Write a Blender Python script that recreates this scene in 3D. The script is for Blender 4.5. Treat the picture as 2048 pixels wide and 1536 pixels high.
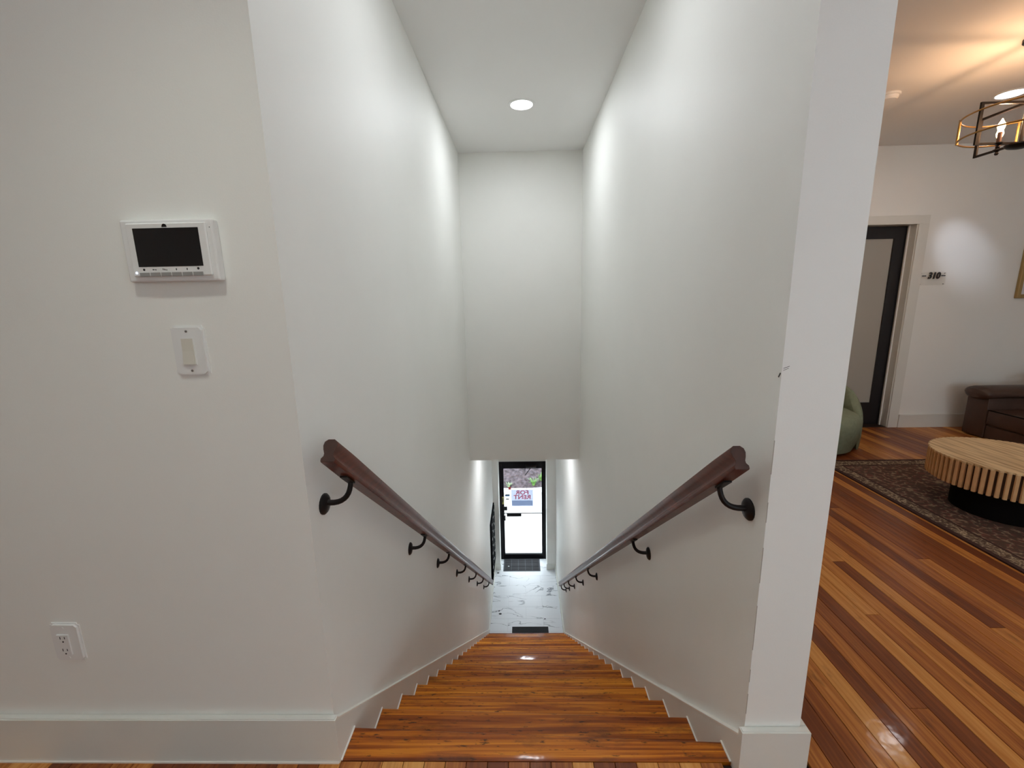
import bpy, bmesh, math, random
from mathutils import Vector, Matrix
random.seed(7)
for o in list(bpy.data.objects): bpy.data.objects.remove(o)
SC = bpy.context.scene
COL = SC.collection

# ------------------------------------------------------------------ camera
H = 1.38
PITCH, YAW, ROLL, FPX = 0.19751, 0.02209, -0.01973, 861.26
fw = Vector((-math.sin(YAW)*math.cos(PITCH), math.cos(YAW)*math.cos(PITCH), -math.sin(PITCH)))
r0 = Vector((math.cos(YAW), math.sin(YAW), 0)); u0 = r0.cross(fw)
rt = math.cos(ROLL)*r0 + math.sin(ROLL)*u0
up = -math.sin(ROLL)*r0 + math.cos(ROLL)*u0
cam = bpy.data.objects.new('camera', bpy.data.cameras.new('camera'))
COL.objects.link(cam)
cam.data.sensor_width = 36.0
cam.data.lens = 36.0*FPX/2048.0
cam.data.clip_start = 0.02
cam.matrix_world = Matrix(((rt.x, up.x, -fw.x, 0), (rt.y, up.y, -fw.y, 0), (rt.z, up.z, -fw.z, H), (0, 0, 0, 1)))
SC.camera = cam

# ------------------------------------------------------------------ world, exposure
W = bpy.data.worlds.new('world'); SC.world = W
W.use_nodes = True
bg = W.node_tree.nodes['Background']
bg.inputs[0].default_value = (0.86, 0.93, 1.0, 1)
bg.inputs[1].default_value = 7.0
vs = SC.view_settings
vs.view_transform = 'Standard'; vs.look = 'None'; vs.gamma = 1.0; vs.use_curve_mapping = False
vs.exposure = 0.0
cy = SC.cycles
cy.use_light_tree = False
cy.max_bounces = 7; cy.diffuse_bounces = 5; cy.glossy_bounces = 3; cy.transmission_bounces = 3; cy.transparent_max_bounces = 6
cy.caustics_reflective = False; cy.caustics_refractive = False
cy.adaptive_threshold = 0.035
L_STAIR, L_LAND_FILL, L_LOUNGE, L_LOBBY, L_BULB, L_AIM = 158.0, 58.0, 50.0, 200.0, 190.0, 10.0

# ------------------------------------------------------------------ helpers
def lin(c):
    return tuple(((v/255.0)/12.92 if v/255.0 <= 0.04045 else ((v/255.0+0.055)/1.055)**2.4) for v in c)

def new_mat(name):
    m = bpy.data.materials.new(name); m.use_nodes = True
    nt = m.node_tree
    return m, nt, nt.nodes['Principled BSDF']

def pm(name, rgb, rough=0.5, metal=0.0, var=0.0, scale=8.0, bump=0.0, bscale=200.0, coat=0.0, spec=0.5):
    m, nt, b = new_mat(name)
    c = lin(rgb)
    b.inputs['Base Color'].default_value = (*c, 1)
    b.inputs['Roughness'].default_value = rough
    b.inputs['Metallic'].default_value = metal
    b.inputs['Specular IOR Level'].default_value = spec
    b.inputs['Coat Weight'].default_value = coat
    b.inputs['Coat Roughness'].default_value = 0.12
    tc = nt.nodes.new('ShaderNodeTexCoord')
    if var > 0:
        n = nt.nodes.new('ShaderNodeTexNoise'); n.inputs['Scale'].default_value = scale; n.inputs['Detail'].default_value = 4
        nt.links.new(tc.outputs['Object'], n.inputs['Vector'])
        r = nt.nodes.new('ShaderNodeValToRGB')
        r.color_ramp.elements[0].position = 0.3; r.color_ramp.elements[1].position = 0.7
        r.color_ramp.elements[0].color = (*[x*(1-var) for x in c], 1)
        r.color_ramp.elements[1].color = (*[min(1, x*(1+var)) for x in c], 1)
        nt.links.new(n.outputs['Fac'], r.inputs['Fac']); nt.links.new(r.outputs['Color'], b.inputs['Base Color'])
    if bump > 0:
        n2 = nt.nodes.new('ShaderNodeTexNoise'); n2.inputs['Scale'].default_value = bscale; n2.inputs['Detail'].default_value = 3
        nt.links.new(tc.outputs['Object'], n2.inputs['Vector'])
        bp = nt.nodes.new('ShaderNodeBump'); bp.inputs['Strength'].default_value = bump; bp.inputs['Distance'].default_value = 0.004
        nt.links.new(n2.outputs['Fac'], bp.inputs['Height']); nt.links.new(bp.outputs['Normal'], b.inputs['Normal'])
    return m

def emit(name, rgb, strength):
    m, nt, b = new_mat(name)
    b.inputs['Base Color'].default_value = (0.8, 0.8, 0.8, 1)
    b.inputs['Emission Color'].default_value = (*lin(rgb), 1)
    b.inputs['Emission Strength'].default_value = strength
    return m

def wood(name, cols, axis, rough=0.25, grain=(7.0, 60.0), coat=0.4, blotch=0.5, rnd=1.0, amp=1.3, bs=(26.0, 7.0), bt=(0.60, 0.72), smudge=0.15):
    """cols: list of (pos, rgb); the board's own tone comes from its object, the grain runs along axis"""
    m, nt, b = new_mat(name)
    N = nt.nodes.new; Lk = nt.links.new
    tc = N('ShaderNodeTexCoord'); oi = N('ShaderNodeObjectInfo')
    mp = N('ShaderNodeMapping')
    s = [grain[1]]*3; s[axis] = grain[0]*0.25
    mp.inputs['Scale'].default_value = s
    add = N('ShaderNodeVectorMath'); add.operation = 'MULTIPLY_ADD'
    comb = N('ShaderNodeCombineXYZ')
    for i in range(3): Lk(oi.outputs['Random'], comb.inputs[i])
    add.inputs[1].default_value = (37.0, 53.0, 71.0)
    Lk(comb.outputs[0], add.inputs[0]); Lk(tc.outputs['Object'], add.inputs[2])
    Lk(add.outputs[0], mp.inputs['Vector'])
    n = N('ShaderNodeTexNoise'); n.inputs['Scale'].default_value = 1.0; n.inputs['Detail'].default_value = 6; n.inputs['Distortion'].default_value = 1.2
    Lk(mp.outputs[0], n.inputs['Vector'])
    # tone = random*rnd + grain
    m1 = N('ShaderNodeMath'); m1.operation = 'MULTIPLY_ADD'
    Lk(oi.outputs['Random'], m1.inputs[0]); m1.inputs[1].default_value = rnd; m1.inputs[2].default_value = (1-rnd)*0.5
    m2 = N('ShaderNodeMath'); m2.operation = 'MULTIPLY_ADD'
    sub = N('ShaderNodeMath'); sub.operation = 'SUBTRACT'; Lk(n.outputs['Fac'], sub.inputs[0]); sub.inputs[1].default_value = 0.5
    Lk(sub.outputs[0], m2.inputs[0]); m2.inputs[1].default_value = amp; Lk(m1.outputs[0], m2.inputs[2])
    r = N('ShaderNodeValToRGB')
    el = r.color_ramp.elements
    el[0].position, el[0].color = cols[0][0], (*lin(cols[0][1]), 1)
    el[1].position, el[1].color = cols[-1][0], (*lin(cols[-1][1]), 1)
    for p, c in cols[1:-1]:
        e = el.new(p); e.color = (*lin(c), 1)
    Lk(m2.outputs[0], r.inputs['Fac'])
    # dark knots and wear marks with a shape of their own
    n3 = N('ShaderNodeTexNoise'); n3.inputs['Scale'].default_value = 1.0; n3.inputs['Detail'].default_value = 5; n3.inputs['Roughness'].default_value = 0.6
    mp3 = N('ShaderNodeMapping'); s3 = [bs[0]]*3; s3[axis] = bs[1]; mp3.inputs['Scale'].default_value = s3
    Lk(add.outputs[0], mp3.inputs['Vector']); Lk(mp3.outputs[0], n3.inputs['Vector'])
    r3 = N('ShaderNodeValToRGB'); r3.color_ramp.elements[0].position = bt[0]; r3.color_ramp.elements[1].position = bt[1]
    Lk(n3.outputs['Fac'], r3.inputs['Fac'])
    mf = N('ShaderNodeMath'); mf.operation = 'MULTIPLY'; Lk(r3.outputs['Color'], mf.inputs[0]); mf.inputs[1].default_value = blotch
    mx = N('ShaderNodeMix'); mx.data_type = 'RGBA'
    Lk(mf.outputs[0], mx.inputs[0]); Lk(r.outputs['Color'], mx.inputs[6]); mx.inputs[7].default_value = (*lin((44, 24, 12)), 1)
    n6 = N('ShaderNodeTexNoise'); n6.inputs['Scale'].default_value = 1.0; n6.inputs['Detail'].default_value = 6; n6.inputs['Roughness'].default_value = 0.65
    mp6 = N('ShaderNodeMapping'); s6 = [16.0]*3; s6[axis] = 5.0; mp6.inputs['Scale'].default_value = s6
    Lk(add.outputs[0], mp6.inputs['Vector']); Lk(mp6.outputs[0], n6.inputs['Vector'])
    r6 = N('ShaderNodeValToRGB'); r6.color_ramp.elements[0].position = 0.54; r6.color_ramp.elements[1].position = 0.74
    Lk(n6.outputs['Fac'], r6.inputs['Fac'])
    mf6 = N('ShaderNodeMath'); mf6.operation = 'MULTIPLY'; Lk(r6.outputs['Color'], mf6.inputs[0]); mf6.inputs[1].default_value = smudge
    mx6 = N('ShaderNodeMix'); mx6.data_type = 'RGBA'
    Lk(mf6.outputs[0], mx6.inputs[0]); Lk(mx.outputs[2], mx6.inputs[6]); mx6.inputs[7].default_value = (*lin((58, 34, 18)), 1)
    Lk(mx6.outputs[2], b.inputs['Base Color'])
    b.inputs['Roughness'].default_value = rough
    b.inputs['Specular IOR Level'].default_value = 0.25
    b.inputs['Coat Weight'].default_value = coat; b.inputs['Coat Roughness'].default_value = 0.10
    bp = N('ShaderNodeBump'); bp.inputs['Strength'].default_value = 0.12; bp.inputs['Distance'].default_value = 0.002
    Lk(n.outputs['Fac'], bp.inputs['Height']); Lk(bp.outputs['Normal'], b.inputs['Normal'])
    # gentle waves of the old varnish
    n4 = N('ShaderNodeTexNoise'); n4.inputs['Scale'].default_value = 14.0
    Lk(add.outputs[0], n4.inputs['Vector'])
    bp2 = N('ShaderNodeBump'); bp2.inputs['Strength'].default_value = 0.25; bp2.inputs['Distance'].default_value = 0.004
    Lk(n4.outputs['Fac'], bp2.inputs['Height']); Lk(bp2.outputs['Normal'], b.inputs['Coat Normal'])
    return m

def marble(name):
    m, nt, b = new_mat(name)
    N = nt.nodes.new; Lk = nt.links.new
    tc = N('ShaderNodeTexCoord'); oi = N('ShaderNodeObjectInfo')
    comb = N('ShaderNodeCombineXYZ')
    for i in range(3): Lk(oi.outputs['Random'], comb.inputs[i])
    add = N('ShaderNodeVectorMath'); add.operation = 'MULTIPLY_ADD'; add.inputs[1].default_value = (41, 67, 29)
    Lk(comb.outputs[0], add.inputs[0]); Lk(tc.outputs['Object'], add.inputs[2])
    mp = N('ShaderNodeMapping'); mp.inputs['Scale'].default_value = (1.5, 3.2, 2.0); mp.inputs['Rotation'].default_value = (0, 0, 0.35)
    Lk(add.outputs[0], mp.inputs['Vector'])
    n = N('ShaderNodeTexNoise'); n.inputs['Scale'].default_value = 1.0; n.inputs['Detail'].default_value = 5; n.inputs['Roughness'].default_value = 0.45; n.inputs['Distortion'].default_value = 0.6
    Lk(mp.outputs[0], n.inputs['Vector'])
    d = N('ShaderNodeMath'); d.operation = 'SUBTRACT'; Lk(n.outputs['Fac'], d.inputs[0]); d.inputs[1].default_value = 0.5
    a = N('ShaderNodeMath'); a.operation = 'ABSOLUTE'; Lk(d.outputs[0], a.inputs[0])
    r = N('ShaderNodeValToRGB')
    r.color_ramp.elements[0].position = 0.0; r.color_ramp.elements[0].color = (1, 1, 1, 1)
    r.color_ramp.elements[1].position = 0.014; r.color_ramp.elements[1].color = (0, 0, 0, 1)
    Lk(a.outputs[0], r.inputs['Fac'])
    n2 = N('ShaderNodeTexNoise'); n2.inputs['Scale'].default_value = 3.0; Lk(add.outputs[0], n2.inputs['Vector'])
    r2 = N('ShaderNodeValToRGB'); r2.color_ramp.elements[0].position = 0.40; r2.color_ramp.elements[1].position = 0.55
    Lk(n2.outputs['Fac'], r2.inputs['Fac'])
    mu = N('ShaderNodeMath'); mu.operation = 'MULTIPLY'; Lk(r.outputs['Color'], mu.inputs[0]); Lk(r2.outputs['Color'], mu.inputs[1])
    mx = N('ShaderNodeMix'); mx.data_type = 'RGBA'
    Lk(mu.outputs[0], mx.inputs[0]); mx.inputs[6].default_value = (*lin((226, 229, 233)), 1); mx.inputs[7].default_value = (*lin((112, 116, 126)), 1)
    Lk(mx.outputs[2], b.inputs['Base Color']); b.inputs['Roughness'].default_value = 0.32
    return m

def obj(name, bm, mat, parent=None, smooth=False, origin=None, kind=None):
    """vertices arrive in world space; origin = root of the thing (parent's root) unless given"""
    me = bpy.data.meshes.new(name)
    base = Vector(origin) if origin is not None else (Vector(parent['_w']) if parent and '_w' in parent else Vector((0, 0, 0)))
    bmesh.ops.recalc_face_normals(bm, faces=bm.faces)
    bmesh.ops.translate(bm, verts=bm.verts, vec=-base)
    bm.to_mesh(me); bm.free()
    if smooth:
        me.shade_smooth()
        try: me.set_sharp_from_angle(angle=math.radians(38))
        except Exception: pass
    me.materials.append(mat)
    o = bpy.data.objects.new(name, me); COL.objects.link(o)
    if parent:
        o.parent = parent
        o.location = base - Vector(parent['_w'])
    else:
        o.location = base
    o['_w'] = list(base)
    if kind: o['kind'] = kind
    return o

def thing(name, label, cat, loc=(0, 0, 0), group=None):
    o = bpy.data.objects.new(name, None); COL.objects.link(o)
    o.location = loc; o['_w'] = list(loc); o.empty_display_size = 0.1
    o['label'] = label; o['category'] = cat
    if group: o['group'] = group
    return o

def tag(o, label, cat, group=None):
    o['label'] = label; o['category'] = cat
    if group: o['group'] = group
    return o

def BM(): return bmesh.new()

def box(bm, x0, x1, y0, y1, z0, z1, bev=0.0, seg=1):
    r = bmesh.ops.create_cube(bm, size=1.0)
    vs_ = r['verts']
    for v in vs_:
        v.co = Vector(((x0+x1)/2+v.co.x*(x1-x0), (y0+y1)/2+v.co.y*(y1-y0), (z0+z1)/2+v.co.z*(z1-z0)))
    if bev > 0:
        es = list({e for v in vs_ for e in v.link_edges})
        bmesh.ops.bevel(bm, geom=es, offset=bev, segments=seg, affect='EDGES', profile=0.5)
    return bm

def B(*a, **k): return box(BM(), *a, **k)

def prism(bm, pts, axis, a, b):
    """pts 2D polygon in the two remaining axes (in xyz order), extruded from a to b along axis"""
    def mk(p, t):
        c = [0, 0, 0]; k = [i for i in range(3) if i != axis]
        c[axis] = t; c[k[0]] = p[0]; c[k[1]] = p[1]
        return bm.verts.new(c)
    v0 = [mk(p, a) for p in pts]; v1 = [mk(p, b) for p in pts]
    bm.faces.new(v0); bm.faces.new(v1[::-1])
    n = len(pts)
    for i in range(n): bm.faces.new((v0[i], v1[i], v1[(i+1) % n], v0[(i+1) % n]))
    return bm

def lathe(bm, prof, cx, cy, cz, n=24, axis=2, a0=0, a1=2*math.pi):
    """prof: (r, h) list; spun about axis through (cx,cy,cz)"""
    rings = []
    for r, h in prof:
        ring = []
        for i in range(n):
            a = 2*math.pi*i/n
            p = [r*math.cos(a), r*math.sin(a), h]
            if axis == 1: p = [p[0], p[2], p[1]]
            if axis == 0: p = [p[2], p[0], p[1]]
            ring.append(bm.verts.new((cx+p[0], cy+p[1], cz+p[2])))
        rings.append(ring)
    for k in range(len(rings)-1):
        for i in range(n):
            bm.faces.new((rings[k][i], rings[k][(i+1) % n], rings[k+1][(i+1) % n], rings[k+1][i]))
    bm.faces.new(rings[0][::-1]); bm.faces.new(rings[-1])
    return bm

def tube(bm, pts, rad, n=10, closed=False):
    pts = [Vector(p) for p in pts]
    rings = []
    N = len(pts)
    prev = None
    for i, p in enumerate(pts):
        if closed: t = (pts[(i+1) % N]-pts[i-1]).normalized()
        else: t = (pts[min(i+1, N-1)]-pts[max(i-1, 0)]).normalized()
        if prev is None:
            ref = Vector((0, 0, 1)) if abs(t.z) < 0.9 else Vector((1, 0, 0))
            s = t.cross(ref).normalized()
        else:
            s = (prev - t*prev.dot(t)).normalized()
        prev = s
        q = t.cross(s)
        r = rad[i] if isinstance(rad, (list, tuple)) else rad
        rings.append([bm.verts.new(p + (s*math.cos(2*math.pi*k/n)+q*math.sin(2*math.pi*k/n))*r) for k in range(n)])
    for i in range(N if closed else N-1):
        a, b_ = rings[i], rings[(i+1) % N]
        for k in range(n): bm.faces.new((a[k], a[(k+1) % n], b_[(k+1) % n], b_[k]))
    if not closed:
        bm.faces.new(rings[0][::-1]); bm.faces.new(rings[-1])
    return bm

def text_bm(s, size, shear=0.0, thick=0.001, bold=0.0):
    """text as a mesh in its own x-z plane, centred, facing -y"""
    cu = bpy.data.curves.new('t', 'FONT'); cu.body = s; cu.size = size; cu.shear = shear
    cu.align_x = 'CENTER'; cu.align_y = 'CENTER'; cu.extrude = thick; cu.offset = bold; cu.resolution_u = 3
    t = bpy.data.objects.new('t', cu); COL.objects.link(t)
    bpy.context.view_layer.update()
    dg = bpy.context.evaluated_depsgraph_get()
    me = bpy.data.meshes.new_from_object(t.evaluated_get(dg))
    bm = BM(); bm.from_mesh(me)
    bpy.data.objects.remove(t); bpy.data.curves.remove(cu); bpy.data.meshes.remove(me)
    for v in bm.verts: v.co = Vector((v.co.x, -v.co.z, v.co.y))
    return bm

def move(bm, v):
    bmesh.ops.translate(bm, verts=bm.verts, vec=Vector(v)); return bm

def struct(name, bm, mat, **k):
    o = obj(name, bm, mat, kind='structure', **k); return o

# ------------------------------------------------------------------ materials
M_wall = pm('wall_paint', (239, 239, 234), 0.55, var=0.012, scale=2.5, bump=0.05, bscale=260)
M_ceil = pm('ceiling_paint', (240, 240, 238), 0.75)
M_trim = pm('trim_paint', (224, 224, 217), 0.35, var=0.01)
M_caulk = pm('caulk', (236, 232, 224), 0.5)
M_white = pm('white_plastic', (232, 232, 230), 0.3)
M_cream = pm('almond_plastic', (216, 212, 200), 0.35)
M_grey = pm('grey_plastic', (150, 149, 146), 0.4)
M_dgrey = pm('dark_print', (40, 40, 42), 0.5)
M_screen = pm('dark_screen', (14, 14, 18), 0.12)
M_black = pm('black_metal', (14, 14, 19), 0.5, metal=0.0, spec=0.25)
M_iron = pm('bronze_iron', (34, 30, 30), 0.45, metal=0.6)
M_steel = pm('steel', (150, 150, 148), 0.3, metal=1.0)
M_mbox = pm('mailbox_black', (12, 12, 16), 0.85, spec=0.05)
M_rubber = pm('black_rubber', (24, 24, 28), 0.8, var=0.3, scale=60)
M_rubber2 = pm('worn_rubber', (70, 72, 78), 0.8, var=0.4, scale=90)
M_plank = wood('floor_planks', [(0.0, (112, 56, 26)), (0.3, (140, 76, 34)), (0.5, (168, 100, 44)), (0.72, (194, 126, 58)), (1.0, (216, 154, 82))], 1, rough=0.5, coat=0.28, blotch=0.4, amp=1.0)
M_tread = wood('stair_wood', [(0.0, (104, 42, 6)), (0.3, (150, 74, 12)), (0.55, (192, 108, 20)), (0.8, (220, 138, 32)), (1.0, (238, 166, 54))], 0, rough=0.5, grain=(5.0, 46.0), coat=0.2, blotch=0.85, rnd=0.3, amp=2.0, bs=(95.0, 24.0), bt=(0.60, 0.68), smudge=0.75)
M_rail = wood('rail_wood', [(0.0, (62, 20, 9)), (0.5, (94, 38, 18)), (1.0, (120, 54, 28))], 1, rough=0.38, grain=(4, 50), coat=0.18, blotch=0.0, rnd=0.2)
M_endgrain = pm('rail_end_grain', (62, 34, 24), 0.6, var=0.2, scale=60)
M_crack = pm('paint_crack', (176, 170, 160), 0.8)
M_sub = pm('plank_gap', (38, 20, 12), 0.7)
M_marble = marble('marble')
M_grout = pm('grout', (182, 186, 190), 0.8)
M_conc = pm('pale_concrete', (214, 214, 212), 0.8, var=0.05, scale=3)
M_concwall = pm('retaining_concrete', (206, 206, 204), 0.8, var=0.05, scale=2)
M_mulch = pm('mulch', (62, 54, 58), 0.9, var=0.85, scale=13, bump=1.0, bscale=40)
M_leaf = pm('leaf_green', (96, 140, 66), 0.6, var=0.3, scale=10)
M_leaf2 = pm('leaf_pale', (130, 150, 110), 0.6, var=0.3, scale=10)
M_red = pm('red_print', (200, 40, 48), 0.5)
M_blue = pm('blue_print', (40, 100, 150), 0.5)
M_yellow = pm('yellow_label', (206, 200, 120), 0.5)
M_paper = pm('paper', (228, 230, 232), 0.7)
M_green = pm('green_boucle', (134, 142, 118), 0.9, var=0.08, scale=40, bump=0.5, bscale=320)
M_leather = pm('brown_leather', (74, 54, 44), 0.48, var=0.14, scale=7, bump=0.25, bscale=140)
M_doorblk = pm('black_door_paint', (28, 27, 30), 0.4)
M_frost = pm('frosted_glass', (172, 168, 158), 0.35)
M_gold = pm('brass', (176, 142, 88), 0.35, metal=1.0)
M_gilt = pm('gilt_wood', (168, 142, 92), 0.45, metal=0.3)
M_mount = pm('picture_mount', (222, 224, 226), 0.6)
M_slat = pm('table_oak', (214, 172, 122), 0.6, var=0.10, scale=14)
M_core = pm('table_core_dark', (72, 48, 32), 0.7)
M_plinth = pm('dark_plinth', (16, 12, 11), 0.9, spec=0.1)
M_candle = pm('candle_sleeve', (120, 84, 70), 0.5)
KA = 1.0
KP = 0.018
M_lens = emit('lens_glow', (250, 252, 255), 3.0)
M_lens.cycles.emission_sampling = 'NONE'
E_cool = ((244, 249, 255), L_STAIR)
E_land_fill = ((246, 254, 242), L_LAND_FILL)
E_head = ((244, 249, 255), L_STAIR*0.55)
E_side_fill = ((226, 238, 255), L_LAND_FILL*2.8)
E_near = ((246, 254, 242), 12.0)
E_lounge = ((248, 250, 255), L_LOUNGE)
E_lounge_fill = ((255, 246, 232), L_LOUNGE*2.6)
E_lobby = ((244, 248, 255), L_LOBBY)
E_bulb = emit('bulb_warm', (255, 214, 160), 14.0)
E_bulb.cycles.emission_sampling = 'NONE'
E_led = emit('status_led', (200, 220, 255), 4.0)

def table_top_mat():
    m, nt, b = new_mat('table_top_oak')
    N = nt.nodes.new; Lk = nt.links.new
    tc = N('ShaderNodeTexCoord'); mp = N('ShaderNodeMapping'); mp.inputs['Scale'].default_value = (46, 3.0, 1); mp.inputs['Rotation'].default_value = (0, 0, 0.0)
    Lk(tc.outputs['Object'], mp.inputs['Vector'])
    n = N('ShaderNodeTexNoise'); n.inputs['Scale'].default_value = 1; n.inputs['Detail'].default_value = 6; Lk(mp.outputs[0], n.inputs['Vector'])
    r = N('ShaderNodeValToRGB')
    r.color_ramp.elements[0].position = 0.32; r.color_ramp.elements[0].color = (*lin((176, 138, 92)), 1)
    r.color_ramp.elements[1].position = 0.6; r.color_ramp.elements[1].color = (*lin((236, 206, 156)), 1)
    Lk(n.outputs['Fac'], r.inputs['Fac']); Lk(r.outputs['Color'], b.inputs['Base Color']); b.inputs['Roughness'].default_value = 0.55
    return m
M_top = table_top_mat()

def rug_mat(name, dark, mid, light, scale, lf):
    m, nt, b = new_mat(name)
    N = nt.nodes.new; Lk = nt.links.new
    tc = N('ShaderNodeTexCoord')
    v = N('ShaderNodeTexVoronoi'); v.inputs['Scale'].default_value = scale; v.feature = 'DISTANCE_TO_EDGE'
    n0 = N('ShaderNodeTexNoise'); n0.inputs['Scale'].default_value = scale*0.5; n0.inputs['Detail'].default_value = 3
    Lk(tc.outputs['Object'], n0.inputs['Vector'])
    ad = N('ShaderNodeVectorMath'); ad.operation = 'MULTIPLY_ADD'; ad.inputs[1].default_value = (0.12, 0.12, 0)
    Lk(n0.outputs['Color'], ad.inputs[0]); Lk(tc.outputs['Object'], ad.inputs[2]); Lk(ad.outputs[0], v.inputs['Vector'])
    r = N('ShaderNodeValToRGB'); r.color_ramp.elements[0].position = 0.03; r.color_ramp.elements[0].color = (*lin(light), 1)
    r.color_ramp.elements[1].position = 0.09; r.color_ramp.elements[1].color = (*lin(mid), 1)
    e = r.color_ramp.elements.new(0.3); e.color = (*lin(dark), 1)
    Lk(v.outputs['Distance'], r.inputs['Fac'])
    n = N('ShaderNodeTexNoise'); n.inputs['Scale'].default_value = scale*2.2; n.inputs['Detail'].default_value = 5; Lk(tc.outputs['Object'], n.inputs['Vector'])
    r2 = N('ShaderNodeValToRGB'); r2.color_ramp.elements[0].position = lf; r2.color_ramp.elements[1].position = lf+0.12
    Lk(n.outputs['Fac'], r2.inputs['Fac'])
    mx = N('ShaderNodeMix'); mx.data_type = 'RGBA'; Lk(r2.outputs['Color'], mx.inputs[0]); mx.inputs[6].default_value = (*lin(dark), 1)
    Lk(r.outputs['Color'], mx.inputs[7]); Lk(mx.outputs[2], b.inputs['Base Color'])
    b.inputs['Roughness'].default_value = 0.95
    n5 = N('ShaderNodeTexNoise'); n5.inputs['Scale'].default_value = 400; Lk(tc.outputs['Object'], n5.inputs['Vector'])
    bp = N('ShaderNodeBump'); bp.inputs['Strength'].default_value = 0.5; bp.inputs['Distance'].default_value = 0.004
    Lk(n5.outputs['Fac'], bp.inputs['Height']); Lk(bp.outputs['Normal'], b.inputs['Normal'])
    return m

def glass_mat(name, tint, gloss=0.06):
    m = bpy.data.materials.new(name); m.use_nodes = True; nt = m.node_tree; nt.nodes.clear()
    o = nt.nodes.new('ShaderNodeOutputMaterial'); mx = nt.nodes.new('ShaderNodeMixShader')
    t = nt.nodes.new('ShaderNodeBsdfTransparent'); g = nt.nodes.new('ShaderNodeBsdfGlossy')
    t.inputs[0].default_value = (*tint, 1); g.inputs['Roughness'].default_value = 0.02
    mx.inputs[0].default_value = gloss
    nt.links.new(t.outputs[0], mx.inputs[1]); nt.links.new(g.outputs[0], mx.inputs[2]); nt.links.new(mx.outputs[0], o.inputs[0])
    return m
M_glass = glass_mat('clear_glass', (0.96, 0.98, 0.98))
M_acryl = glass_mat('clear_acrylic', (0.985, 0.985, 0.98), 0.03)

def backlit(name, rgb, k=0.35):
    m = bpy.data.materials.new(name); m.use_nodes = True; nt = m.node_tree; nt.nodes.clear()
    o = nt.nodes.new('ShaderNodeOutputMaterial'); mx = nt.nodes.new('ShaderNodeMixShader')
    d = nt.nodes.new('ShaderNodeBsdfDiffuse'); t = nt.nodes.new('ShaderNodeBsdfTranslucent')
    d.inputs[0].default_value = (*lin(rgb), 1); t.inputs[0].default_value = (*lin(rgb), 1); mx.inputs[0].default_value = k
    nt.links.new(d.outputs[0], mx.inputs[1]); nt.links.new(t.outputs[0], mx.inputs[2]); nt.links.new(mx.outputs[0], o.inputs[0])
    return m
M_sign = backlit('sign_back', (206, 210, 222), 0.72)
M_signl = backlit('sign_letters', (248, 168, 182), 0.8)
M_signw = backlit('sign_strip', (226, 234, 246), 0.8)

# ------------------------------------------------------------------ dimensions
XL, XR = -0.582, 0.628            # stair walls
SL, SR = -0.570, 0.612            # faces of the skirt boards
YL, YP = 1.070, 1.035             # landing wall face, pillar face
XP = 0.785                        # right face of the pillar wall
YEND, ZHEAD = 4.52, -0.385        # end wall of the stairwell, its underside
ZC, ZS = 2.67, 2.765              # ceilings
ZF = -3.93                        # lobby floor
YDOOR = 8.09
YW = 4.33                         # lounge far wall
NR, RISE, GO, Y0 = 20, 3.93/20, 0.2455, 1.15

# ------------------------------------------------------------------ structure: upper floor
struct('wall_front', B(-3.0, XL, YL, YL+0.12, -0.3, ZC), M_wall)
struct('wall_stair_left', B(XL-0.12, XL, YL+0.12, 8.2, -4.2, ZS+0.1), M_wall)
struct('wall_stair_right', B(XR, XP, YP, YW+0.12, -0.3, ZS+0.1), M_wall)
struct('wall_stair_right_lower', B(XR, XP, YP, 8.2, -4.2, -0.3), M_wall)
struct('wall_lobby_upper_right', B(XR, XP, YW+0.12, 8.2, -0.3, ZS+0.1), M_wall)
struct('wall_stair_end', B(XL, XR, YEND, YEND+0.12, ZHEAD, ZS), M_wall)
struct('ceiling_stairwell', B(XL, XR, YP+0.02, YEND+0.12, ZS, ZS+0.1), M_ceil)
struct('ceiling_bulkhead', B(XL, XR, YP-0.06, YP+0.02, ZC, ZS+0.1), M_ceil)
struct('ceiling_lounge', B(XP, 6.6, -3.0, YW+0.12, ZC, ZC+0.1), M_ceil)
struct('ceiling_landing', B(-3.0, XP, -3.0, YP-0.06, ZC, ZC+0.1), M_ceil)
ADDED_WINS = ((1.2, 2.45), (3.3, 4.7)); WZ0, WZ1 = 0.75, 2.3  # unseen windows, added to bring in soft daylight from behind the camera
wb = BM()
box(wb, -3.0, ADDED_WINS[0][0], -3.1, -3.0, -0.3, ZC); box(wb, ADDED_WINS[0][1], ADDED_WINS[1][0], -3.1, -3.0, -0.3, ZC); box(wb, ADDED_WINS[1][1], 6.6, -3.1, -3.0, -0.3, ZC)
for a_, b_ in ADDED_WINS:
    box(wb, a_, b_, -3.1, -3.0, -0.3, WZ0); box(wb, a_, b_, -3.1, -3.0, WZ1, ZC)
struct('wall_back', wb, M_wall)
for i_, (a_, b_) in enumerate(ADDED_WINS):
    wf = struct('window_%d' % (i_+1), BM(), M_trim)
    m_ = (a_+b_)/2
    for q in ((a_, a_+0.05, WZ0, WZ1), (b_-0.05, b_, WZ0, WZ1), (m_-0.025, m_+0.025, WZ0+0.05, WZ1-0.05), (a_+0.05, b_-0.05, WZ0, WZ0+0.05), (a_+0.05, b_-0.05, WZ1-0.05, WZ1)):
        obj('window_frame', B(q[0], q[1], -3.09, -3.03, q[2], q[3]), M_trim, wf)
    for q in ((a_+0.05, m_-0.025), (m_+0.025, b_-0.05)):
        obj('pane', B(q[0], q[1], -3.062, -3.058, WZ0+0.05, WZ1-0.05), M_glass, wf)
struct('wall_left', B(-3.1, -3.0, -3.0, YL+0.12, -0.3, ZC), M_wall)
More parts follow.
